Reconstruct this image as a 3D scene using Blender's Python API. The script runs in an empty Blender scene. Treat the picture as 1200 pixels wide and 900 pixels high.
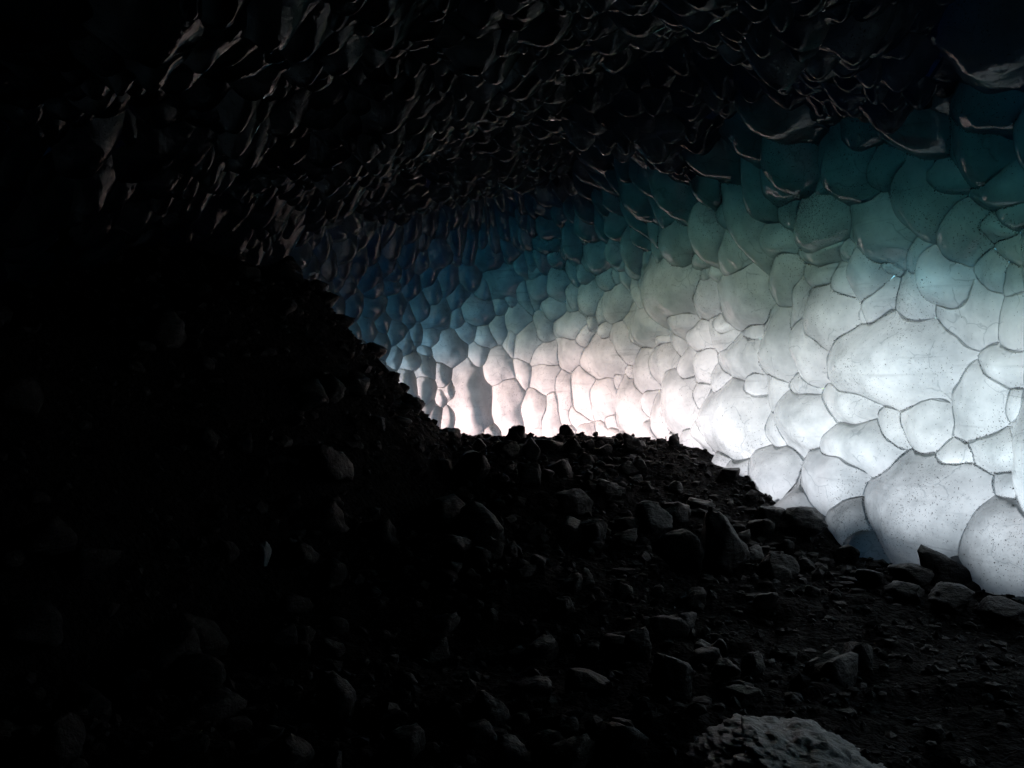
import bpy, bmesh, math, random
import numpy as np
from mathutils import Vector, noise as mnoise
SEED = 7
random.seed(SEED); rng = np.random.default_rng(SEED)
scene = bpy.context.scene
col = scene.collection

# ------------------------------------------------------------------ camera
CAM = np.array([0.0, 0.0, 1.5]); F = 1039.0          # focal length in photograph pixels (1200 wide)
cam = bpy.data.cameras.new('camera'); cam_o = bpy.data.objects.new('camera', cam); col.objects.link(cam_o)
cam_o.location = CAM; cam_o.rotation_euler = (math.radians(90), 0, 0)
cam.sensor_width = 36.0; cam.lens = 36.0 * F / 1200.0; cam.clip_start = 0.05; cam.clip_end = 500
scene.camera = cam_o

# ------------------------------------------------------------------ light: hazy low daylight outside the glacier margin
SUN_AZ, SUN_EL = math.radians(54), math.radians(17)   # azimuth from +Y towards +X
world = bpy.data.worlds.new('World'); scene.world = world; world.use_nodes = True
wn = world.node_tree.nodes; wl = world.node_tree.links
sky = wn.new('ShaderNodeTexSky'); sky.sky_type = 'NISHITA'; sky.sun_disc = False
sky.sun_elevation = SUN_EL; sky.sun_rotation = SUN_AZ; sky.dust_density = 0.3; sky.air_density = 1.0; sky.ozone_density = 2.0
wl.new(sky.outputs[0], wn['Background'].inputs[0]); wn['Background'].inputs[1].default_value = 0.05
sun = bpy.data.lights.new('sun', 'SUN'); sun.energy = 1.5; sun.angle = math.radians(11); sun.color = (1.0, 0.67, 0.63)
sun_o = bpy.data.objects.new('sun', sun); col.objects.link(sun_o)
sdir = Vector((math.sin(SUN_AZ) * math.cos(SUN_EL), math.cos(SUN_AZ) * math.cos(SUN_EL), math.sin(SUN_EL)))
sun_o.rotation_euler = (-sdir).to_track_quat('-Z', 'Y').to_euler(); sun_o.location = (12, 20, 12)
vs = scene.view_settings
vs.view_transform = 'Standard'; vs.look = 'None'; vs.gamma = 1.0; vs.use_curve_mapping = False
vs.exposure = 2.02
cy = scene.cycles
cy.max_bounces = 10; cy.diffuse_bounces = 5; cy.glossy_bounces = 5; cy.transmission_bounces = 6
cy.transparent_max_bounces = 24; cy.volume_bounces = 0; cy.use_denoising = True; cy.sample_clamp_indirect = 6.0
cy.caustics_reflective = True; cy.caustics_refractive = False

# ------------------------------------------------------------------ helpers
def S3(t):
    t = np.clip(t, 0, 1); return t * t * (3 - 2 * t)

def fbm(p, octv=4, H=1.0):
    return mnoise.fractal(p, H, 2.1, octv, noise_basis='PERLIN_ORIGINAL')

def props(o, label=None, cat=None, group=None, kind=None):
    if label: o['label'] = label
    if cat: o['category'] = cat
    if group: o['group'] = group
    if kind: o['kind'] = kind
    return o

def mesh_np(name, V, Fc, mat, smooth=True):
    me = bpy.data.meshes.new(name)
    me.from_pydata(V.tolist() if hasattr(V, 'tolist') else V, [], Fc)
    if smooth: me.polygons.foreach_set('use_smooth', [True] * len(me.polygons))
    if mat: me.materials.append(mat)
    me.update()
    return me

def link(name, me, parent=None, loc=(0, 0, 0)):
    o = bpy.data.objects.new(name, me); col.objects.link(o); o.location = loc
    if parent: o.parent = parent
    return o

class NT:
    def __init__(s, name):
        s.m = bpy.data.materials.new(name); s.m.use_nodes = True
        s.n = s.m.node_tree.nodes; s.l = s.m.node_tree.links; s.n.clear()
        s.out = s.n.new('ShaderNodeOutputMaterial')
    def node(s, typ, ins=None, **kw):
        x = s.n.new('ShaderNode' + typ)
        for k, v in kw.items(): setattr(x, k, v)
        for k, v in (ins or {}).items():
            if hasattr(v, 'is_output'): s.l.new(v, x.inputs[k])
            else: x.inputs[k].default_value = v
        return x
    def ramp(s, fac, stops):
        r = s.n.new('ShaderNodeValToRGB'); s.l.new(fac, r.inputs[0]); e = r.color_ramp.elements
        while len(e) < len(stops): e.new(0.5)
        for el, (p, c) in zip(e, stops): el.position = p; el.color = (*c, 1) if len(c) == 3 else c
        return r.outputs[0]
    def math(s, op, a, b=None, clamp=False):
        x = s.n.new('ShaderNodeMath'); x.operation = op; x.use_clamp = clamp
        for i, v in enumerate((a, b)):
            if v is None: continue
            if hasattr(v, 'is_output'): s.l.new(v, x.inputs[i])
            else: x.inputs[i].default_value = v
        return x.outputs[0]

def ice_material(name, gloss_rough, bump, milk, tint=(0.93, 0.95, 0.96), ior=1.42):
    t = NT(name)
    pos = t.node('NewGeometry').outputs['Position']
    n1 = t.node('TexNoise', {'Vector': pos, 'Scale': 7.0, 'Detail': 4.0, 'Roughness': 0.55}).outputs[0]
    n2 = t.node('TexNoise', {'Vector': pos, 'Scale': 45.0, 'Detail': 3.0}).outputs[0]
    b1 = t.node('Bump', {'Height': n1, 'Strength': bump, 'Distance': 0.05})
    b2 = t.node('Bump', {'Height': n2, 'Strength': bump * 0.5, 'Distance': 0.006, 'Normal': b1.outputs[0]})
    nor = b2.outputs[0]
    # sediment frozen into the ice: thin level layers, smears and pin-prick grains
    mp = t.node('Mapping', {'Vector': pos, 'Scale': (0.5, 0.5, 9.0)}).outputs[0]
    lay = t.node('TexNoise', {'Vector': mp, 'Scale': 1.6, 'Detail': 5.0, 'Roughness': 0.6, 'Distortion': 0.4}).outputs[0]
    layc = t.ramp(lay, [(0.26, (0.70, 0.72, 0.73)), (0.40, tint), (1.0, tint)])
    cl = t.node('TexNoise', {'Vector': pos, 'Scale': 2.3, 'Detail': 4.0, 'Roughness': 0.65}).outputs[0]
    clc = t.ramp(cl, [(0.30, (0.60, 0.62, 0.63)), (0.62, (1, 1, 1))])
    g = t.node('TexNoise', {'Vector': pos, 'Scale': 75.0, 'Detail': 2.0, 'Roughness': 0.6}).outputs[0]
    gm = t.node('TexNoise', {'Vector': pos, 'Scale': 1.4, 'Detail': 2.0}).outputs[0]
    gth = t.math('ADD', g, t.math('MULTIPLY', gm, 0.30))
    grc = t.ramp(gth, [(0.0, (1, 1, 1)), (0.81, (1, 1, 1)), (0.86, (0.25, 0.25, 0.25)), (1.0, (0.2, 0.2, 0.2))])
    wv = t.node('TexNoise', {'Vector': pos, 'Scale': 3.0, 'Detail': 3.0}).outputs['Color']
    pw = t.node('MixRGB', {0: 0.25, 1: pos, 2: wv}).outputs[0]
    ve = t.node('TexVoronoi', {'Vector': pw, 'Scale': 4.2}, feature='DISTANCE_TO_EDGE').outputs[0]
    vm = t.node('TexNoise', {'Vector': pos, 'Scale': 2.7, 'Detail': 3.0}).outputs[0]
    ck = t.math('ADD', ve, t.math('MULTIPLY', t.math('SUBTRACT', 0.56, vm, True), 1.2))
    ckc = t.ramp(ck, [(0.0, (0.70, 0.72, 0.73)), (0.022, (1, 1, 1))])
    clc = t.node('MixRGB', {0: 1.0, 1: clc, 2: ckc}, blend_type='MULTIPLY').outputs[0]
    m1 = t.node('MixRGB', {0: 1.0, 1: layc, 2: clc}, blend_type='MULTIPLY').outputs[0]
    m2 = t.node('MixRGB', {0: 1.0, 1: m1, 2: grc}, blend_type='MULTIPLY').outputs[0]
    tr = t.node('BsdfTranslucent', {'Color': m2, 'Normal': nor}).outputs[0]
    df = t.node('BsdfDiffuse', {'Color': m2, 'Normal': nor}).outputs[0]
    body = t.node('MixShader', {0: milk, 1: tr, 2: df}).outputs[0]
    gl = t.node('BsdfGlossy', {'Color': (1, 1, 1, 1), 'Roughness': gloss_rough, 'Normal': nor}).outputs[0]
    fr = t.node('Fresnel', {'IOR': ior, 'Normal': nor}).outputs[0]
    t.l.new(t.node('MixShader', {0: fr, 1: body, 2: gl}).outputs[0], t.out.inputs[0])
    return t.m

def rock_material(name, base, spec_rough=(0.35, 0.7), bump=0.6, spread=0.5, gravel=False):
    t = NT(name)
    pos = t.node('NewGeometry').outputs['Position']
    rnd = t.node('ObjectInfo').outputs['Random']
    n1 = t.node('TexNoise', {'Vector': pos, 'Scale': 9.0, 'Detail': 8.0, 'Roughness': 0.65}).outputs[0]
    mp = t.node('Mapping', {'Vector': pos, 'Scale': (9.0, 9.0, 30.0), 'Rotation': (0.5, 0.4, 0.2)}).outputs[0]
    n2 = t.node('TexNoise', {'Vector': mp, 'Scale': 1.5, 'Detail': 6.0, 'Roughness': 0.6}).outputs[0]
    n3 = t.node('TexNoise', {'Vector': pos, 'Scale': 90.0, 'Detail': 4.0}).outputs[0]
    hh = t.math('ADD', t.math('MULTIPLY', n1, 0.8), t.math('ADD', t.math('MULTIPLY', n2, 0.5), t.math('MULTIPLY', n3, 0.12)))
    if gravel:
        vo = t.node('TexVoronoi', {'Vector': pos, 'Scale': 22.0}).outputs[0]; vo2 = t.node('TexVoronoi', {'Vector': pos, 'Scale': 60.0}).outputs[0]
        hh = t.math('SUBTRACT', hh, t.math('ADD', t.math('MULTIPLY', vo, 0.7), t.math('MULTIPLY', vo2, 0.3)))
    nor = t.node('Bump', {'Height': hh, 'Strength': bump, 'Distance': 0.06}).outputs[0]
    lo = tuple(c * (1 - spread) for c in base); hi = tuple(c * (1 + spread) for c in base)
    c = t.ramp(n1, [(0.3, lo), (0.7, hi)])
    k = t.math('ADD', t.math('MULTIPLY', rnd, 0.8), 0.6)
    hsv = t.node('HueSaturation', {'Value': k, 'Color': c}).outputs[0]
    rg = t.ramp(n2, [(0.3, (spec_rough[0],) * 3), (0.7, (spec_rough[1],) * 3)])
    p = t.node('BsdfPrincipled', {'Base Color': hsv, 'Roughness': rg, 'Normal': nor, 'Specular IOR Level': 0.05 if gravel else 0.20})
    t.l.new(p.outputs[0], t.out.inputs[0])
    return t.m

def absorb_material(name, sigma):
    t = NT(name); d = max(sigma) * 1.0001
    v = t.node('VolumeAbsorption', {'Color': (*[1 - s / d for s in sigma], 1), 'Density': d})
    t.l.new(v.outputs[0], t.out.inputs['Volume'])
    return t.m

M_ICE = ice_material('ice_milky', 0.05, 0.22, 0.05)
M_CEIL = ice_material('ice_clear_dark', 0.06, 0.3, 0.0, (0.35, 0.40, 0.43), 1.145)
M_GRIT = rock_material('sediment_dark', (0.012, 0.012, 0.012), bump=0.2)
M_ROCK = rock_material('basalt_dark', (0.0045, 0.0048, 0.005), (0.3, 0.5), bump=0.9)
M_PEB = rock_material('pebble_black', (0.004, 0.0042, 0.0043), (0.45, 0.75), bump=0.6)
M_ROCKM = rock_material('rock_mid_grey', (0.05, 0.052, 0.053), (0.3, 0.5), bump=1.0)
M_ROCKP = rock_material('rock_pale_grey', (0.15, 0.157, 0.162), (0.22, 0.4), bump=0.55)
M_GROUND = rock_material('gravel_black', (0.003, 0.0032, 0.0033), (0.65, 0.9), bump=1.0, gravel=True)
M_BODY = absorb_material('glacier_ice_roof', (1.3, 0.9, 0.8))

# ------------------------------------------------------------------ wall plan curve (interior is on its left)
CP = np.array([(6.6, -9.0), (6.2, -6.0), (5.6, -3.0), (5.2, -0.5), (4.6, 2.0), (4.1, 4.5), (3.55, 6.3), (2.9, 8.3), (2.4, 10.0), (1.95, 11.6),
               (1.15, 13.0), (0.0, 13.8), (-1.2, 13.7), (-2.3, 13.0), (-3.1, 11.9), (-3.9, 10.8), (-5.0, 10.0), (-6.5, 9.6)])
def catmull(P, n=40):
    out = []
    for i in range(1, len(P) - 2):
        p0, p1, p2, p3 = P[i - 1:i + 3]
        for t in np.linspace(0, 1, n, endpoint=False):
            out.append(0.5 * ((2 * p1) + (-p0 + p2) * t + (2 * p0 - 5 * p1 + 4 * p2 - p3) * t * t + (-p0 + 3 * p1 - 3 * p2 + p3) * t ** 3))
    return np.array(out)
CV = catmull(CP)
CS = np.concatenate([[0], np.cumsum(np.linalg.norm(np.diff(CV, axis=0), axis=1))]); SMAX = CS[-1]
CT = np.gradient(CV, CS, axis=0); CT /= np.linalg.norm(CT, axis=1)[:, None]
SCP = CS[np.minimum((np.arange(1, len(CP) - 1) - 1) * 40, len(CS) - 1)]   # arc length at control points 1..16
def curve(s):
    s = np.clip(s, 0, SMAX)
    x = np.interp(s, CS, CV[:, 0]); y = np.interp(s, CS, CV[:, 1])
    tx = np.interp(s, CS, CT[:, 0]); ty = np.interp(s, CS, CT[:, 1])
    l = np.hypot(tx, ty) + 1e-9
    return x, y, -ty / l, tx / l
def inw(z): return 0.16 * np.maximum(0, z - 1.4) ** 2 + 0.20 * np.maximum(0, 0.9 - z) ** 1.5
def inw_d(z): return 0.32 * np.maximum(0, z - 1.4) - 0.30 * np.maximum(0, 0.9 - z) ** 0.5
def wall_base(s, z, off=0.0):
    x, y, nx, ny = curve(s); w = inw(z); d = inw_d(z); l = np.sqrt(1 + d * d)
    n = np.stack([nx / l, ny / l, -d / l], -1)
    p = np.stack([x + nx * w, y + ny * w, z + 0 * x], -1)
    return p + n * np.asarray(off)[..., None], n
def to_px(p):
    d = p - CAM; yy = np.where(np.abs(d[..., 1]) < 1e-3, 1e-3, d[..., 1])
    return np.stack([600 + F * d[..., 0] / yy, 450 - F * d[..., 2] / yy], -1)

# lookup table from the picture to the wall, used to set out the ice lumps where the photograph has them
_sg, _zg = np.meshgrid(np.arange(8.0, SMAX - 0.5, 0.03), np.arange(-0.4, 4.6, 0.03), indexing='ij')
_pp = wall_base(_sg, _zg)[0]; _px = to_px(_pp); _px[_pp[..., 1] < 1.0] = 1e6
def wall_at(px, py):
    d = ((_px - np.array([px, py])) ** 2).sum(-1)
    # nearest of the candidates to the camera
    cand = np.argwhere(d < max(9.0, d.min() * 1.5))
    dist = _pp[cand[:, 0], cand[:, 1], 1]
    i, j = cand[np.argmin(dist + 0.2 * np.sqrt(d[cand[:, 0], cand[:, 1]]))]
    return _sg[i, j], _zg[i, j]

# lump tracing: centre x, y, width, height in photograph pixels, tilt in degrees, relative bulge
KEY = [
 (1047,425,170,110,6,1), (977,372,58,80,0,1), (917,405,48,88,0,1), (963,328,42,40,0,1), (993,333,38,42,0,1), (1025,352,38,50,20,1),
 (1012,364,26,30,0,1), (1076,345,54,66,0,.5), (1140,370,74,80,0,.4), (1190,370,50,70,0,.6), (1192,248,50,46,0,1), (1188,333,42,46,0,.9), (1128,272,70,62,0,1.1), (1200,300,50,50,0,1), (1168,328,36,32,0,1), (1172,268,34,30,0,1.1), (1037,268,80,72,0,1),
 (1080,290,48,60,0,.6), (968,293,52,40,0,1), (1005,298,38,30,0,1), (1035,303,38,24,0,1), (920,330,44,70,0,.8), (942,365,28,70,0,.8),
 (1084,490,58,80,0,1), (1148,470,80,112,0,.8), (1180,425,74,50,15,1), (1049,500,34,58,0,.8), (1008,465,88,66,0,.8), (950,446,46,38,0,1),
 (945,490,68,80,0,1), (912,500,30,42,0,1), (1200,475,40,60,0,1), (907,555,60,86,0,1.1), (975,562,78,90,0,1), (1008,522,90,62,10,.9),
 (1000,614,60,64,0,1), (1085,592,152,136,8,.9), (1125,534,66,28,10,.8), (1178,530,78,48,0,.9), (1182,642,132,126,0,1), (1128,668,40,46,30,1.2),
 (1194,574,52,38,0,.9), (862,492,86,98,0,1), (836,503,38,52,10,1.3), (853,545,32,44,30,1.2), (803,468,42,94,-4,1), (779,490,30,58,0,1),
 (890,450,30,58,10,1), (880,420,86,62,12,.8), (822,397,34,32,0,1), (829,428,30,46,0,1), (850,377,28,22,0,1.5), (885,396,28,38,0,1),
 (872,342,64,84,0,.7), (862,297,44,62,-20,.9), (844,320,20,30,0,1.4), (825,308,23,26,0,1), (830,328,20,22,0,1), (788,342,68,74,0,.9),
 (829,352,34,56,0,.8), (762,378,52,52,0,1), (750,390,25,24,0,1.4), (802,375,28,44,-15,1), (778,397,18,28,0,1), (785,428,48,54,0,1),
 (760,435,34,66,0,1), (722,360,34,50,0,.9), (708,366,22,42,0,1), (692,352,30,44,0,1), (670,381,44,36,-15,1.1), (685,392,26,24,0,1.4),
 (712,418,64,56,0,1), (673,413,42,44,0,1), (735,403,30,48,-20,1), (664,465,28,72,0,1), (686,458,27,64,0,1), (711,463,31,58,0,1),
 (744,480,40,76,-10,1), (795,285,64,56,0,.9), (746,315,26,26,0,1), (728,311,22,22,0,1), (553,472,48,92,0,1), (597,477,42,80,-6,1),
 (587,430,44,44,0,1), (641,445,40,38,0,1), (630,485,34,62,-6,1), (648,487,26,60,0,1), (560,366,38,40,0,1.6), (584,384,26,34,0,1.3),
 (603,378,30,38,0,1), (527,408,46,46,0,1), (560,417,23,28,0,1), (623,403,38,42,-20,1), (641,417,40,38,-20,1), (613,437,20,54,0,1),
 (498,432,22,36,0,1), (517,440,22,38,0,1), (497,458,20,42,0,1), (517,468,17,26,0,1.3), (527,495,19,46,0,1), (511,497,15,42,0,1),
 (481,450,16,50,-10,1), (1165,122,92,72,-12,1.3), (1092,105,50,44,0,1.2), (1062,155,80,42,0,1), (1010,160,50,46,0,1), (960,125,60,32,0,1),
 (1172,217,84,52,0,1.1), (1110,215,60,40,0,1), (1040,205,62,40,0,1), (975,222,72,28,0,1), (912,217,60,36,0,1), (856,255,38,38,0,1),
 (655,335,28,26,0,1), (625,322,24,20,0,1.2), (590,330,40,40,0,1), (700,300,40,36,0,1), (640,285,36,34,0,1), (575,300,30,34,0,1),
 (905,285,50,40,0,.8), (930,250,60,36,0,.5),
]
class Lump: pass
def warp(P):
    x, y = P[..., 0], P[..., 1]
    wx = 0.030 * np.sin(4.1 * x + 2.3 * np.sin(3.1 * y)) + 0.016 * np.sin(9.7 * y + 5.3 * x + 1.0) + 0.007 * np.sin(21.0 * x - 13.0 * y)
    wy = 0.030 * np.sin(3.7 * y + 2.1 * np.sin(2.7 * x) + 0.7) + 0.016 * np.sin(8.9 * x - 6.1 * y + 2.0) + 0.007 * np.sin(19.0 * y + 15.0 * x)
    return P + np.stack([wx, wy], -1)
def dome(h, d, p, hs):
    return np.where(d < 1, h * (1 - d ** p), -hs * (d - 1))
def make_lumps_wall():
    L = []
    def add(s, z, Mx, size, bulge, key):
        q = Lump(); q.c = np.array([s, z]); q.M = Mx; q.Mi = np.linalg.inv(Mx); q.size = size; q.h = 0.48 * size * bulge; q.off = q.h * rng.uniform(-0.15, 0.30); q.key = key
        L.append(q)
    for (px, py, w, h, tl, bu) in KEY:
        s, z = wall_at(px, py); e = 0.02
        J = np.stack([(to_px(wall_base(np.array(s + e), np.array(z))[0]) - to_px(wall_base(np.array(s - e), np.array(z))[0])) / (2 * e),
                      (to_px(wall_base(np.array(s), np.array(z + e))[0]) - to_px(wall_base(np.array(s), np.array(z - e))[0])) / (2 * e)], 1)
        a = math.radians(tl); R = np.array([[math.cos(a), math.sin(a)], [-math.sin(a), math.cos(a)]])
        Mx = np.diag([2 / w, 2 / h]) @ R @ J
        # limit how far a lump stretches along a surface seen edge-on
        U, sv, Vt = np.linalg.svd(Mx); sv[1] = max(sv[1], sv[0] / 2.2, 1 / 0.9); Mx = U @ np.diag(sv) @ Vt
        add(s, z, Mx, 1 / math.sqrt(sv[0] * sv[1]), bu, True)
    nkey = len(L)
    # fill the rest of the wall with smaller lumps
    KM = np.array([q.M for q in L]); KC = np.array([q.c for q in L]); KS = np.array([q.size for q in L]); FC = np.zeros((6000, 3))
    n = 0; tries = 0
    while tries < 26000:
        tries += 1
        s = rng.uniform(0.0, SMAX); z = rng.uniform(-0.6, 4.6)
        p = wall_base(np.array(s), np.array(z))[0]; q = to_px(p)
        vis = (p[1] > 1 and -60 < q[0] < 1260 and -60 < q[1] < 760)
        near = S3((s - SCP[6]) / 4)                                      # far part has smaller, rounder lumps
        r = (0.30 * (1 - near) + 0.155 * near) * (0.75 + 0.6 * rng.random()) if vis else rng.uniform(0.5, 0.8)
        if z > 2.6 and vis: r *= 1.0
        pt = np.array([s, z])
        dv = np.einsum('nij,nj->ni', KM, pt - KC)
        if (np.hypot(dv[:, 0], dv[:, 1]) < 0.95 + 0.25 * r / KS).any(): continue
        if n and (np.hypot(FC[:n, 0] - s, FC[:n, 1] - z) < 0.78 * (r + FC[:n, 2])).any(): continue
        FC[n] = (s, z, r); n += 1
        el = rng.uniform(0.85, 1.35); a = rng.normal(0, 0.35)
        R = np.array([[math.cos(a), math.sin(a)], [-math.sin(a), math.cos(a)]])
        Mx = np.diag([el / r, 1 / (el * r)]) @ R
        add(s, z, Mx, r, rng.uniform(0.8, 1.9) * (1.0 if vis else 0.5), False)
    return L

def lump_patches(L, base_fn, sgn_flap, power, wav, seg_fn, rmax_m=1.3, facing=1):
    C = np.array([q.c for q in L]); SZ = np.array([q.size / 1.0 for q in L])
    Ms = np.array([q.M for q in L]); Hs = np.array([q.h for q in L]); OFF = np.array([q.off for q in L]); MAJ = np.array([1 / np.linalg.svd(q.M)[1][1] for q in L])
    out = []
    for i, q in enumerate(L):
        seg, rings = seg_fn(q)
        nb = np.argwhere(np.hypot(*(C - q.c).T) < 1.7 * MAJ[i] + 1.3 * MAJ + 0.1)[:, 0]; nb = nb[nb != i]
        SUB = 3; th = np.linspace(0, 2 * np.pi, seg * SUB, endpoint=False) + 0.3
        dirs = (q.Mi @ np.stack([np.cos(th), np.sin(th)])).T               # metric unit -> parameter plane
        K = 44; rr = np.linspace(0.02, 2.2, K)
        P = q.c + dirs[:, None, :] * rr[None, :, None]
        PW = warp(P)
        def val(j, X):
            dv = (X - C[j]) @ Ms[j].T
            return OFF[j] + dome(Hs[j], np.hypot(dv[..., 0], dv[..., 1]), power, 0.5 * SZ[j])
        own = val(i, PW); best = np.full(P.shape[:2], -1e9)
        for j in nb: best = np.maximum(best, val(j, PW))
        g = own - best
        rho = np.empty(seg * SUB)
        for a in range(seg * SUB):
            on = np.flatnonzero(g[a] > 0)
            if len(on) == 0: rho[a] = 0.0; continue
            k = on[-1] + 1
            if k >= K: rho[a] = rr[-1]
            else: rho[a] = rr[k - 1] + (rr[k] - rr[k - 1]) * g[a, k - 1] / (g[a, k - 1] - g[a, k])
        if rho.max() < 0.12: continue
        pk = np.where((rho >= np.roll(rho, 1)) & (rho >= np.roll(rho, -1)), rho, 0); rho = np.max([rho, np.roll(pk, 1), np.roll(pk, -1)], axis=0)[::SUB]; dirs = dirs[::SUB]
        ext = sgn_flap * (0.6 + 0.4 * np.sin(5 * th[::SUB] + i) * np.sin(2.3 * th[::SUB] + 1.7 * i)) / np.maximum(np.linalg.norm(dirs, axis=1), 1e-3)
        rads = [np.zeros(1)]
        fr = (np.arange(1, rings + 1) / rings) ** 0.8
        V2 = [q.c[None]]; fv = [np.zeros(1)]
        for f_ in fr:
            rr_ = rho * f_
            V2.append(q.c + dirs * rr_[:, None]); fv.append(np.zeros(seg))
        if sgn_flap > 0:
            rr_ = rho * 1.005 + ext
            V2.append(q.c + dirs * rr_[:, None]); fv.append(np.full(seg, -0.4 * sgn_flap))
        V2 = np.concatenate(V2); fv = np.concatenate(fv); fv += val(i, warp(V2))
        P3, N3 = base_fn(V2[:, 0], V2[:, 1])
        if wav:
            for k in range(len(P3)):
                v = Vector(P3[k]); fv[k] += wav * (mnoise.noise(v * 2.3) + 0.45 * mnoise.noise(v * 6.1) + 0.2 * mnoise.noise(v * 14.0))
        P3 = P3 + N3 * fv[:, None]
        faces = []
        nr = (len(V2) - 1) // seg
        for a in range(seg):
            b = (a + 1) % seg
            faces.append((0, 1 + a, 1 + b))
            for r_ in range(nr - 1):
                o0 = 1 + r_ * seg; o1 = o0 + seg
                faces.append((o0 + a, o1 + a, o1 + b, o0 + b))
        tri = np.array([(f[0], f[1], f[2]) for f in faces])
        nn = np.cross(P3[tri[:, 1]] - P3[tri[:, 0]], P3[tri[:, 2]] - P3[tri[:, 0]]).sum(0)
        if nn @ N3.mean(0) * facing < 0: faces = [f[::-1] for f in faces]
        rim = P3[1 + (rings - 1) * seg:1 + rings * seg]
        ctr = P3[0].copy()
        px = to_px(P3); vis = P3[:, 1] > 0.5
        box = px[vis]
        area = 0
        if len(box):
            x0, y0 = np.clip(box.min(0), [0, 0], [1200, 900]); x1, y1 = np.clip(box.max(0), [0, 0], [1200, 900]); area = (x1 - x0) * (y1 - y0)
        out.append(dict(V=P3, F=faces, rim=rim, ctr=ctr, area=area, rimN=N3[1 + (rings - 1) * seg:1 + rings * seg], lump=q))
    return out

def place_patches(patches, root, mat, part, rest_name):
    patches.sort(key=lambda d: -d['area'])
    for d in patches[:300]:
        me = mesh_np(part, d['V'] - d['ctr'], d['F'], mat); link(part, me, root, d['ctr'])
    rest = patches[300:]
    if rest:
        V = []; Fs = []; n = 0
        for d in rest:
            V.append(d['V']); Fs += [tuple(k + n for k in f) for f in d['F']]; n += len(d['V'])
        o = link(rest_name, mesh_np(rest_name, np.concatenate(V), Fs, mat), root); o['kind'] = 'stuff'

# ------------------------------------------------------------------ ground
YM = np.flatnonzero((CV[:, 1] < 12.5) & (CV[:, 0] > 1.2))
def ground(x, y):
    yy = y - 0.6 * np.maximum(0, x)
    g = 0.85 * S3((yy - 4.5) / 6.2) - 0.25 * S3((y - 10.8) / 2.0)
    xf = np.where(y < 8, -0.50 - (8 - y) * 0.38, -0.50)
    bank = np.maximum(0, xf - x)
    bank = np.where(bank < 0.16, bank ** 2 / 0.32, bank - 0.08) * 1.2
    bank = np.where(bank > 1.75, 1.75 + 0.28 * (bank - 1.75), bank)
    bank *= 1 - 0.9 * S3((y - 9.2) / 1.6) * S3((x + 3.3) / 1.0)
    back = np.maximum(0, -2.0 - y) * 1.6
    # unseen bank added outside the right wall to shade its foot
    ow = x - np.interp(y, CV[YM, 1], CV[YM, 0])
    g = g + 0.9 * S3((ow - 0.85) / 0.95) * S3((11.0 - y) / 2.5)
    g = g + np.minimum(bank, 7.0) + np.minimum(back, 7) * S3((6.2 - x) / 1.0)
    return g
def ground_n(x, y):
    g = float(ground(np.array(float(x)), np.array(float(y))))
    v = Vector((x, y, 0))
    return g + 0.10 * fbm(v * 0.9, 5) + 0.045 * fbm(v * 4.0 + Vector((9, 3, 1)), 4, 0.7)
def axis(lo, hi, f0, f1, st, cs):
    return np.concatenate([np.arange(lo, f0, cs), np.arange(f0, f1, st), np.arange(f1, hi + cs, cs)])
gx = axis(-44, 44, -5.4, 6.2, 0.075, 1.9); gy = axis(-30, 60, 1.0, 12.6, 0.07, 1.9)
GX, GY = np.meshgrid(gx, gy, indexing='ij')
GZ = np.array([ground_n(a, b) for a, b in zip(GX.ravel(), GY.ravel())]).reshape(GX.shape)
nx_, ny_ = GX.shape
idx = np.arange(nx_ * ny_).reshape(nx_, ny_)
gf = np.stack([idx[:-1, :-1], idx[1:, :-1], idx[1:, 1:], idx[:-1, 1:]], -1).reshape(-1, 4)
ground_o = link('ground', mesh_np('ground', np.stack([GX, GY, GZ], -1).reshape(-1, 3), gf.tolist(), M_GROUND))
props(ground_o, 'black gravel and rubble floor of the ice cave', None, kind='structure')

# ------------------------------------------------------------------ ice wall
wall = bpy.data.objects.new('ice_wall', None); col.objects.link(wall)
props(wall, 'glowing white and blue ice wall of rounded lumps at the cave side', None, kind='structure')
WL = make_lumps_wall()
def wseg(q): return (56, 10) if q.size > 0.22 else (30, 6)
WP = lump_patches(WL, lambda s, z: wall_base(s, z), 0.014, 2.2, 0.028, wseg)
place_patches(WP, wall, M_ICE, 'ice_lump', 'small_ice_lumps')

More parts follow.
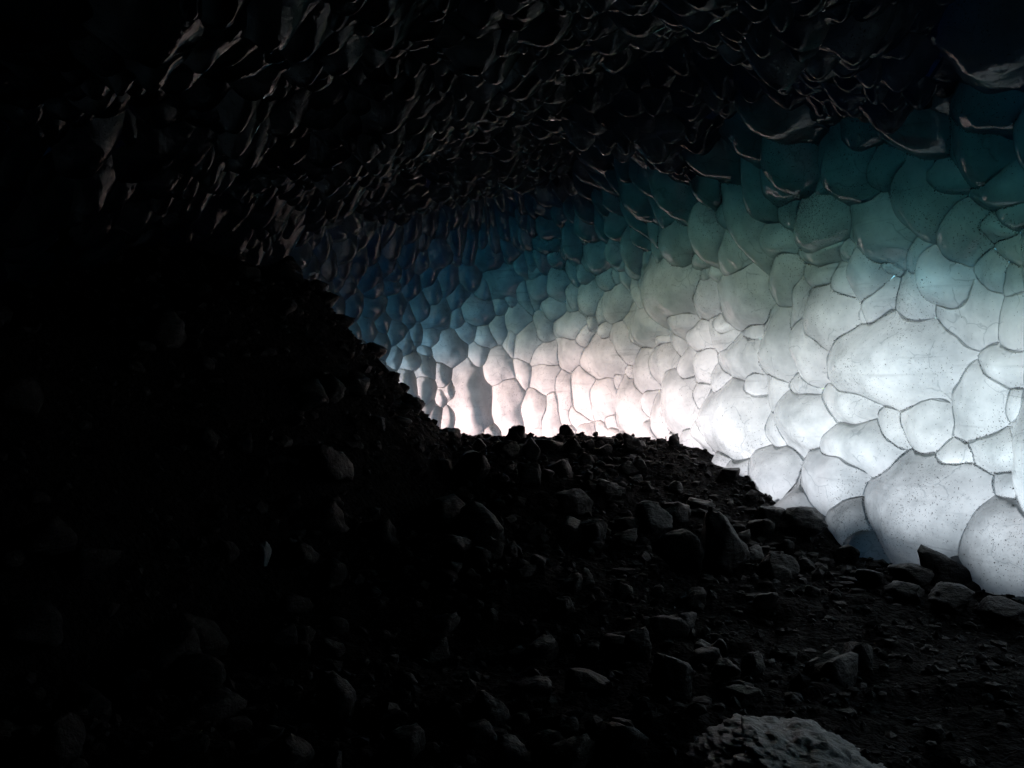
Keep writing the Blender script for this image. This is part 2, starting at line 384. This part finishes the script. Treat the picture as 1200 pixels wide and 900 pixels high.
# grit caught in the joints between lumps and peppered over some faces
def grit():
    V = []; Fs = []
    def speck(p, r):
        n = len(V); a = [Vector((rng.normal(), rng.normal(), rng.normal())).normalized() * r * rng.uniform(0.6, 1.3) for _ in range(4)]
        for k in range(4): V.append((p[0] + a[k].x, p[1] + a[k].y, p[2] + a[k].z))
        Fs.extend([(n, n + 1, n + 2), (n, n + 2, n + 3), (n, n + 3, n + 1), (n + 1, n + 3, n + 2)])
    for d in WP:
        if d['area'] < 250: continue
        rim = d['rim']; m = len(rim); px = to_px(rim)
        for a in range(m):
            p, q = rim[a], rim[(a + 1) % m]; ln = np.linalg.norm(q - p)
            v = Vector((p + q) / 2)
            dn = mnoise.noise(v * 1.7) + 0.5 * mnoise.noise(v * 5.0)
            if dn < 0.18: continue
            k = int(ln / 0.008 * min(1.0, dn * 1.6)) + 1
            for _ in range(min(k, 30)):
                t = rng.random(); c = p + (q - p) * t + d['rimN'][a] * 0.004 + rng.normal(0, 0.004 + 0.012 * max(0, dn - 0.5), 3)
                speck(c, rng.uniform(0.003, 0.0075))
    A = np.concatenate([d['V'][[f[0] for f in d['F']]] for d in WP]); B = np.concatenate([d['V'][[f[1] for f in d['F']]] for d in WP])
    D = np.concatenate([d['V'][[f[2] for f in d['F']]] for d in WP]); cen = (A + B + D) / 3; cp = to_px(cen)
    for (px, py, rx, ry, n) in SPECK:
        w = np.exp(-((cp[:, 0] - px) / rx) ** 2 - ((cp[:, 1] - py) / ry) ** 2) * (cen[:, 1] > 2)
        w *= np.linalg.norm(np.cross(B - A, D - A), axis=1)
        for k in rng.choice(len(w), n, p=w / w.sum()):
            u, v = sorted(rng.random(2)); speck(A[k] * u + B[k] * (v - u) + D[k] * (1 - v), rng.uniform(0.002, 0.006) * (1.6 if rng.random() < 0.1 else 1))
    return V, Fs
SPECK = [(940, 243, 32, 12, 1300), (1076, 342, 22, 26, 420), (1050, 225, 60, 8, 500), (1110, 600, 60, 40, 700), (1180, 645, 30, 40, 450), (587, 428, 14, 14, 200),
         (1190, 262, 16, 10, 200), (655, 335, 40, 12, 300), (1085, 440, 50, 40, 300), (862, 480, 30, 30, 250), (940, 400, 60, 60, 400), (650, 490, 90, 20, 400), (760, 300, 60, 14, 250)]
gv, gfc = grit()
g_o = link('sediment_grit', mesh_np('sediment_grit', gv, gfc, M_GRIT, False), wall); g_o['kind'] = 'stuff'

# ------------------------------------------------------------------ ice ceiling
ceil = bpy.data.objects.new('ice_ceiling', None); col.objects.link(ceil)
props(ceil, 'dark scalloped ice ceiling with faint wet glints', None, kind='structure')
def ceil_h(x, y): return 3.45 + 0.06 * np.clip(y, 0, 14) - 0.45 * np.maximum(0, -x - 0.3 - 0.05 * y) - 0.02 * np.maximum(0, x)
def make_lumps_ceil():
    L = []; cells = {}
    tries = 0
    while tries < 55000:
        tries += 1
        x = rng.uniform(-11, 8); y = rng.uniform(-6, 18)
        p = np.array([x, y, float(ceil_h(np.array(x), np.array(y)))]); q = to_px(p)
        vis = y > 2.5 and -260 < q[0] < 1330 and -260 < q[1]
        r = (0.065 + 0.12 * rng.random() ** 1.5) if vis else 0.9
        ok = True
        cx, cy_ = int(x // 1), int(y // 1)
        for ax in range(cx - 2, cx + 3):
            for ay in range(cy_ - 2, cy_ + 3):
                for o in cells.get((ax, ay), ()):
                    if np.hypot(x - o.c[0], y - o.c[1]) < 0.80 * (r + o.size): ok = False; break
                if not ok: break
            if not ok: break
        if not ok: continue
        o = Lump(); el = rng.uniform(0.9, 1.25); a = rng.uniform(0, np.pi)
        R = np.array([[math.cos(a), math.sin(a)], [-math.sin(a), math.cos(a)]])
        o.M = np.diag([el / r, 1 / (el * r)]) @ R; o.Mi = np.linalg.inv(o.M); o.c = np.array([x, y]); o.size = r; o.key = False
        o.h = r * (0.5 + 0.5 * rng.random()) * (1.0 if vis else 0.4); o.off = o.h * rng.uniform(-0.3, 0.3); L.append(o); cells.setdefault((cx, cy_), []).append(o)
    return L
CL = make_lumps_ceil()
def ceil_base(x, y):
    und = 0.19 * np.sin(2.1 * x + 1.3 * np.sin(1.7 * y)) + 0.15 * np.sin(1.9 * y - 1.1 * x + 2.0) + 0.05 * np.sin(4.3 * x + 3.1 * y)
    p = np.stack([x, y, ceil_h(x, y) + und], -1); n = np.zeros_like(p); n[:, 2] = -1; return p, n
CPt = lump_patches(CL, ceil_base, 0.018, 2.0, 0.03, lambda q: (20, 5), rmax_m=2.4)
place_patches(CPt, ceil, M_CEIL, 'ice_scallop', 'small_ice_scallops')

# ------------------------------------------------------------------ the glacier behind: unseen, thin at the foot, thickness shaped to dim the wall upwards
#            1     2     3     4     5     6     7     8     9     10    11    12    13    14    15   16
TK0 = [0.40, 0.40, 0.40, 0.40, 0.39, 0.38, 0.35, 0.27, 0.12, 0.0, 0.0, 0.0, 0.02, 0.2, 0.8, 2.5]
TKZ = [2.4, 2.4, 2.4, 2.4, 2.4, 2.4, 2.75, 2.9, 2.75, 2.4, 2.1, 1.9, 1.6, 1.4, 1.2, 0.8]
TKK = [4.2, 4.2, 4.2, 4.2, 4.2, 4.2, 3.8, 3.2, 2.6, 2.0, 1.7, 1.7, 1.7, 1.7, 1.7, 1.7]
def thick(s, z):
    t0 = np.interp(s, SCP, TK0); z0 = np.interp(s, SCP, TKZ); k = np.interp(s, SCP, TKK)
    return t0 + k * (np.log1p(np.exp(7 * (z - z0))) / 7 + 0.25 * np.maximum(0, z - z0) ** 2) + 0.03
SEGS = [0.0, SCP[5], SCP[6], SCP[7], SCP[8], SCP[9], SCP[10], SMAX]
SIG_R, SIG_L = np.array([1.9, 0.89, 0.64]), np.array([1.55, 0.72, 0.40])
glacier = bpy.data.objects.new('glacier_margin', None); col.objects.link(glacier)
props(glacier, 'deep glacier ice behind the glowing wall', None, kind='structure')
for kseg in range(len(SEGS) - 1):
    ss = np.linspace(SEGS[kseg] + 0.004, SEGS[kseg + 1] - 0.004, max(5, int((SEGS[kseg + 1] - SEGS[kseg]) / 0.3)))
    zz = np.concatenate([[-1.2], np.linspace(-0.4, 5.2, 40)])
    SS, ZZ = np.meshgrid(ss, zz, indexing='ij')
    fx, fy, fnx, fny = curve(SS)
    o_f = inw(ZZ) - 0.42; o_b = o_f - thick(SS, ZZ)
    FR = np.stack([fx + fnx * o_f, fy + fny * o_f, ZZ], -1); BK = np.stack([fx + fnx * o_b, fy + fny * o_b, ZZ], -1)
    n1_, n2_ = SS.shape; N_ = n1_ * n2_
    fi = np.arange(N_).reshape(n1_, n2_); bi = fi + N_
    fcs = []
    for i in range(n1_ - 1):
        for j in range(n2_ - 1):
            fcs.append((fi[i, j], fi[i, j + 1], fi[i + 1, j + 1], fi[i + 1, j])); fcs.append((bi[i, j], bi[i + 1, j], bi[i + 1, j + 1], bi[i, j + 1]))
        j = n2_ - 1
        fcs.append((fi[i, 0], fi[i + 1, 0], bi[i + 1, 0], bi[i, 0])); fcs.append((fi[i, j], bi[i, j], bi[i + 1, j], fi[i + 1, j]))
    for j in range(n2_ - 1):
        i = n1_ - 1
        fcs.append((fi[0, j], bi[0, j], bi[0, j + 1], fi[0, j + 1])); fcs.append((fi[i, j], fi[i, j + 1], bi[i, j + 1], bi[i, j]))
    t_ = kseg / (len(SEGS) - 2); sig = SIG_R * (1 - t_) + SIG_L * t_
    link('ice_mass', mesh_np('ice_mass', np.concatenate([FR, BK]).reshape(-1, 3), [tuple(int(v) for v in f) for f in fcs], absorb_material('glacier_ice_deep', tuple(sig)), False), glacier)
bx = [(-16, -10, 5.25), (9.5, -10, 5.25), (9.5, 20, 5.25), (-16, 20, 5.25)]
bv = bx + [(x, y, 26.0) for x, y, _ in bx]
gr = link('glacier_roof', mesh_np('glacier_roof', bv, [(0, 3, 2, 1), (4, 5, 6, 7), (0, 1, 5, 4), (1, 2, 6, 5), (2, 3, 7, 6), (3, 0, 4, 7)], M_BODY, False))
props(gr, 'thick dark glacier ice above the cave ceiling', None, kind='structure')

# ------------------------------------------------------------------ rocks
def rock_mesh(seed, sub, planes=15, rough=0.06, mat=None):
    r_ = random.Random(seed)
    bm = bmesh.new(); bmesh.ops.create_icosphere(bm, subdivisions=sub, radius=1.0)
    pl = []
    for _ in range(planes):
        v = Vector((r_.gauss(0, 1), r_.gauss(0, 1), r_.gauss(0, 1))).normalized(); pl.append((v, r_.uniform(0.60, 1.0)))
    off = Vector((r_.uniform(-50, 50), r_.uniform(-50, 50), r_.uniform(-50, 50)))
    for v in bm.verts:
        d = v.co.normalized(); acc = 1.35 ** -70
        for n, h in pl:
            c = d.dot(n)
            if c > 0.05: acc += (h / c) ** -70
        r = acc ** (-1 / 70)
        r *= 1 + rough * 1.6 * fbm(d * 1.6 + off, 3) + rough * 0.7 * fbm(d * 5 + off, 4)
        v.co = d * r
    bb = [max(abs(v.co[k]) for v in bm.verts) for k in range(3)]
    for v in bm.verts:
        for k in range(3): v.co[k] /= bb[k]
    me = bpy.data.meshes.new('rock'); bm.to_mesh(me); bm.free()
    me.polygons.foreach_set('use_smooth', [True] * len(me.polygons))
    me.materials.append(mat or M_ROCK)
    return me
def ground_px(px, py):
    d = np.array([(px - 600) / F, 1.0, (450 - py) / F]); last = 1.0
    for t in np.arange(1.0, 16, 0.03):
        p = CAM + d * t
        if p[2] < ground_n(p[0], p[1]): return p, t
    return CAM + d * 14, 14
# x0, y0, x1, y1 box in photograph pixels, label, name, material
KR = [
 (818, 600, 878, 674, 'tall upright dark boulder, the largest in the rubble by the ice wall', 'boulder', 0),
 (768, 612, 834, 674, 'rounded dark boulder leaning left of the tall upright one', 'boulder', 0),
 (742, 588, 791, 630, 'pale-topped boulder with ridged grey crest behind the two big boulders', 'boulder', 1),
 (719, 600, 754, 628, 'low dark rock touching the left side of the pale-crested boulder', 'rock', 0),
 (670, 609, 713, 643, 'boulder with its right flank catching grey light in mid rubble', 'boulder', 0),
 (650, 573, 697, 606, 'wedge-shaped boulder with lit upper edge below the rubble crest', 'boulder', 0),
 (511, 627, 565, 662, 'sharp-edged slab with one bright bent edge in the dark left rubble', 'boulder', 0),
 (607, 509, 634, 540, 'blocky rock standing highest on the crest before the pink ice', 'rock', 0),
 (656, 513, 682, 532, 'rounded rock on the crest, left of a smaller twin', 'rock', 0),
 (682, 515, 699, 531, 'small rounded rock on the crest, right of its larger twin', 'rock', 0),
 (726, 510, 759, 532, 'peaked dark rock at the right end of the pink ice', 'rock', 0),
 (570, 512, 609, 536, 'long flat-topped rock on the crest beside the blocky one', 'rock', 0),
 (551, 514, 570, 530, 'small rock on the crest left of the flat-topped one', 'rock', 0),
 (524, 510, 542, 527, 'leftmost knob of rock on the crest under the pink ice', 'rock', 0),
 (606, 537, 636, 574, 'rock with thin curved lit edge below the blocky crest rock', 'rock', 0),
 (918, 596, 979, 634, 'frost-glazed boulder with white top against the foot of the ice wall', 'boulder', 1),
 (886, 594, 926, 620, 'dark rock wedged left of the frost-glazed boulder', 'rock', 0),
 (978, 639, 1019, 667, 'low angular rock right of and below the frost-glazed boulder', 'rock', 0),
 (888, 646, 941, 680, 'round-backed boulder on the flat gravel below the frost-glazed one', 'boulder', 0),
 (1006, 666, 1046, 692, 'hump-shaped rock on gravel at the foot of the big ice lump', 'rock', 0),
 (1048, 663, 1102, 692, 'jagged flat rock below the widest ice lump at right', 'rock', 0),
 (1088, 688, 1149, 722, 'wide rock with a thin lit arc at the right floor edge', 'boulder', 0),
 (1096, 661, 1127, 686, 'black rock beside the small egg of ice at the right', 'rock', 0),
 (1150, 704, 1206, 732, 'dark rock under the ice wall at the right picture edge', 'rock', 0),
 (764, 767, 821, 818, 'angular boulder with slanted lit face in the dark foreground', 'boulder', 0),
 (642, 698, 676, 728, 'rock with pitted lit side in the dark lower middle', 'rock', 0),
 (845, 812, 900, 834, 'flat stone just behind the big pale foreground boulder', 'rock', 0),
 (836, 775, 872, 797, 'small round stone with lit rim on the foreground gravel', 'rock', 0),
 (299, 628, 317, 670, 'upright pale slab standing alone in the black left slope', 'rock', 2),
 (438, 484, 454, 506, 'small pale stone high on the left rock slope', 'rock', 1),
 (930, 655, 962, 672, 'small hump of rock right of the round-backed boulder', 'rock', 0),
 (840, 545, 874, 566, 'dark rock under the ice tongue at the crest end', 'rock', 0),
 (783, 507, 799, 526, 'knob of rock standing alone before the ice, right of the peaked rock', 'rock', 0),
 (694, 560, 730, 584, 'dark rock behind the wedge-shaped boulder', 'rock', 0),
 (612, 612, 640, 640, 'narrow rock with thin lit right edge, left of mid rubble boulder', 'rock', 0),
]
for i, (x0, y0, x1, y1, lab, nm, mt) in enumerate(KR):
    cx = (x0 + x1) / 2; p, t = ground_px(cx, y1)
    w = (x1 - x0) * t / F / 2; h = (y1 - y0) * t / F / 2
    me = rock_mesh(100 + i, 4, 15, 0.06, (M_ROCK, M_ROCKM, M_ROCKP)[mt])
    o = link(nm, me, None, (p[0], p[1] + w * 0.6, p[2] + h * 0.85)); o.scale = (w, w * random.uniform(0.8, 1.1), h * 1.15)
    o.rotation_euler = (0, random.uniform(-0.12, 0.12), random.uniform(-0.2, 0.2))
    props(o, lab, nm, 'dark rocks and boulders on the cave floor')
# the big pale boulder at the bottom edge: two humps
def fore_boulder():
    bm = bmesh.new(); bmesh.ops.create_icosphere(bm, subdivisions=6, radius=1.0)
    for v in bm.verts:
        d = v.co.normalized(); x, y, z = d
        top = 0.5 * math.exp(-((x + 0.45) / 0.38) ** 2) + 0.52 * math.exp(-((x - 0.18) / 0.26) ** 2) - 0.50 * S3(np.array((x - 0.35) / 0.6))
        v.co = Vector((x, y, z * 0.55 + max(0, z) * top * 0.55))
        q = d * 1.3
        f = 0.07 * fbm(q * 2.2, 5) + 0.16 * abs(fbm(Vector((q.x * 3 + q.z * 2, q.y * 3, q.z * 7)), 3)) + 0.005 * fbm(q * 14, 3)
        v.co += d * f
    me = bpy.data.meshes.new('boulder'); bm.to_mesh(me); bm.free()
    me.polygons.foreach_set('use_smooth', [True] * len(me.polygons)); me.materials.append(M_ROCKP); return me
p, t = ground_px(958, 935)
fb = link('boulder', fore_boulder(), None, (p[0], p[1] + 0.2, p[2] - 0.01)); fb.scale = (124 * t / F, 0.42, 0.165); fb.rotation_euler = (0, 0.10, -0.15)
props(fb, 'big pale rough boulder with two humps at the bottom edge', 'boulder', 'dark rocks and boulders on the cave floor')

# countless lesser rocks of the rubble: individuals from a few shared shapes
VAR = [rock_mesh(500 + i, 3, 14, 0.06) for i in range(10)]
def rock_label(x, y, r, px, py, bank):
    size = 'small' if r < 0.085 else ('middling' if r < 0.14 else 'large')
    if bank:
        z = 'high on the black left slope below the ceiling' if py < 420 else ('half way up the black left slope' if py < 560 else ('near the upright pale slab on the left slope' if 200 < px < 420 and py < 720 else 'low in the black lower left corner'))
        return f'{size} dark rock {z}', 'loose rocks on the left slope'
    if y > 6.2:
        if py < 560: z = 'on the crest under the pink ice' if px < 780 else 'where the crest runs down to the white ice'
        elif px < 500: z = 'where the mound meets the left slope'
        elif px < 640: z = 'in the rubble around the bright-edged slab'
        elif px < 760: z = 'in the mid rubble left of the two big boulders'
        elif px < 890: z = 'in the rubble around the tall upright boulder'
        else: z = 'on the gravel along the foot of the ice wall'
        return f'{size} dark angular rock {z}', 'loose rocks of the central mound'
    if px < 480: z = 'in the black floor at lower left'
    elif px < 700: z = 'in the dark floor at bottom middle'
    elif px < 900: z = 'left of and behind the pale two-humped boulder'
    else: z = 'on the near gravel at lower right'
    return f'{size} dark stone {z}', 'loose stones on the near floor'
cnt = 0; tries = 0
while cnt < 255 and tries < 20000:
    tries += 1
    y = rng.uniform(3.0, 11.2); x = rng.uniform(-0.62 * y, 0.5 * y)
    g = float(ground(np.array(x), np.array(y)))
    if g > 3.2: continue
    b = x < -0.50 - max(0, 8 - y) * 0.38
    if x > 2.2 - max(0, y - 9) * 0.3 and y > 8: continue
    if x > 0.3 * y and y < 8 and rng.random() < 0.8: continue
    q = to_px(np.array([x, y, g]))
    if not (-20 < q[0] < 1220 and 300 < q[1] < 920): continue
    if abs(q[0] - 930) < 170 and q[1] > 800: continue
    zone = 'bank' if b else ('mound' if y > 6.2 else 'flat')
    r = (0.05 + 0.15 * rng.random() ** 2) * (1.0 if zone != 'flat' else 0.7)
    if y > 9.5: r *= 0.8
    me = VAR[int(rng.integers(len(VAR)))]
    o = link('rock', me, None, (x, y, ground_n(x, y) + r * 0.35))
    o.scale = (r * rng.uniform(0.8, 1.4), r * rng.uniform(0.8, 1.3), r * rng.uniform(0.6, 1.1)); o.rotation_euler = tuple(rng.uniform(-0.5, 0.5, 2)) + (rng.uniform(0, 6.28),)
    lab_, grp_ = rock_label(x, y, r, q[0], q[1], b); props(o, lab_, 'rock', grp_); cnt += 1

# pebbles: too many to count
def pebbles(n):
    bm = bmesh.new(); bmesh.ops.create_icosphere(bm, subdivisions=1, radius=1.0)
    bv_ = np.array([v.co[:] for v in bm.verts]); bf = np.array([[v.index for v in f.verts] for f in bm.faces]); bm.free()
    V = []; Fs = []; m = 0
    while m < n:
        y = 1.6 + 10.2 * rng.random() ** 0.8; x = rng.uniform(-0.62 * y, 0.62 * y)
        g = float(ground(np.array(x), np.array(y)))
        if g > 3.4: continue
        r = 0.010 + 0.035 * rng.random() ** 3
        if y > 6: r *= 1.5
        a = rng.uniform(0, 6.28); ca, sa = math.cos(a), math.sin(a)
        k = bv_ * (1 + 0.22 * rng.normal(size=(len(bv_), 1))) * np.array([r * rng.uniform(0.8, 1.5), r * rng.uniform(0.7, 1.1), r * rng.uniform(0.5, 0.9)])
        k = np.stack([k[:, 0] * ca - k[:, 1] * sa, k[:, 0] * sa + k[:, 1] * ca, k[:, 2]], -1) + np.array([x, y, ground_n(x, y) + 0.2 * r])
        V.append(k); Fs.append(bf + m * len(bv_)); m += 1
    return np.concatenate(V), np.concatenate(Fs).tolist()
pv, pf = pebbles(9000)
pb = link('gravel', mesh_np('gravel', pv, pf, M_PEB, False))
props(pb, 'loose black pebbles strewn over the cave floor', 'gravel', kind='stuff')
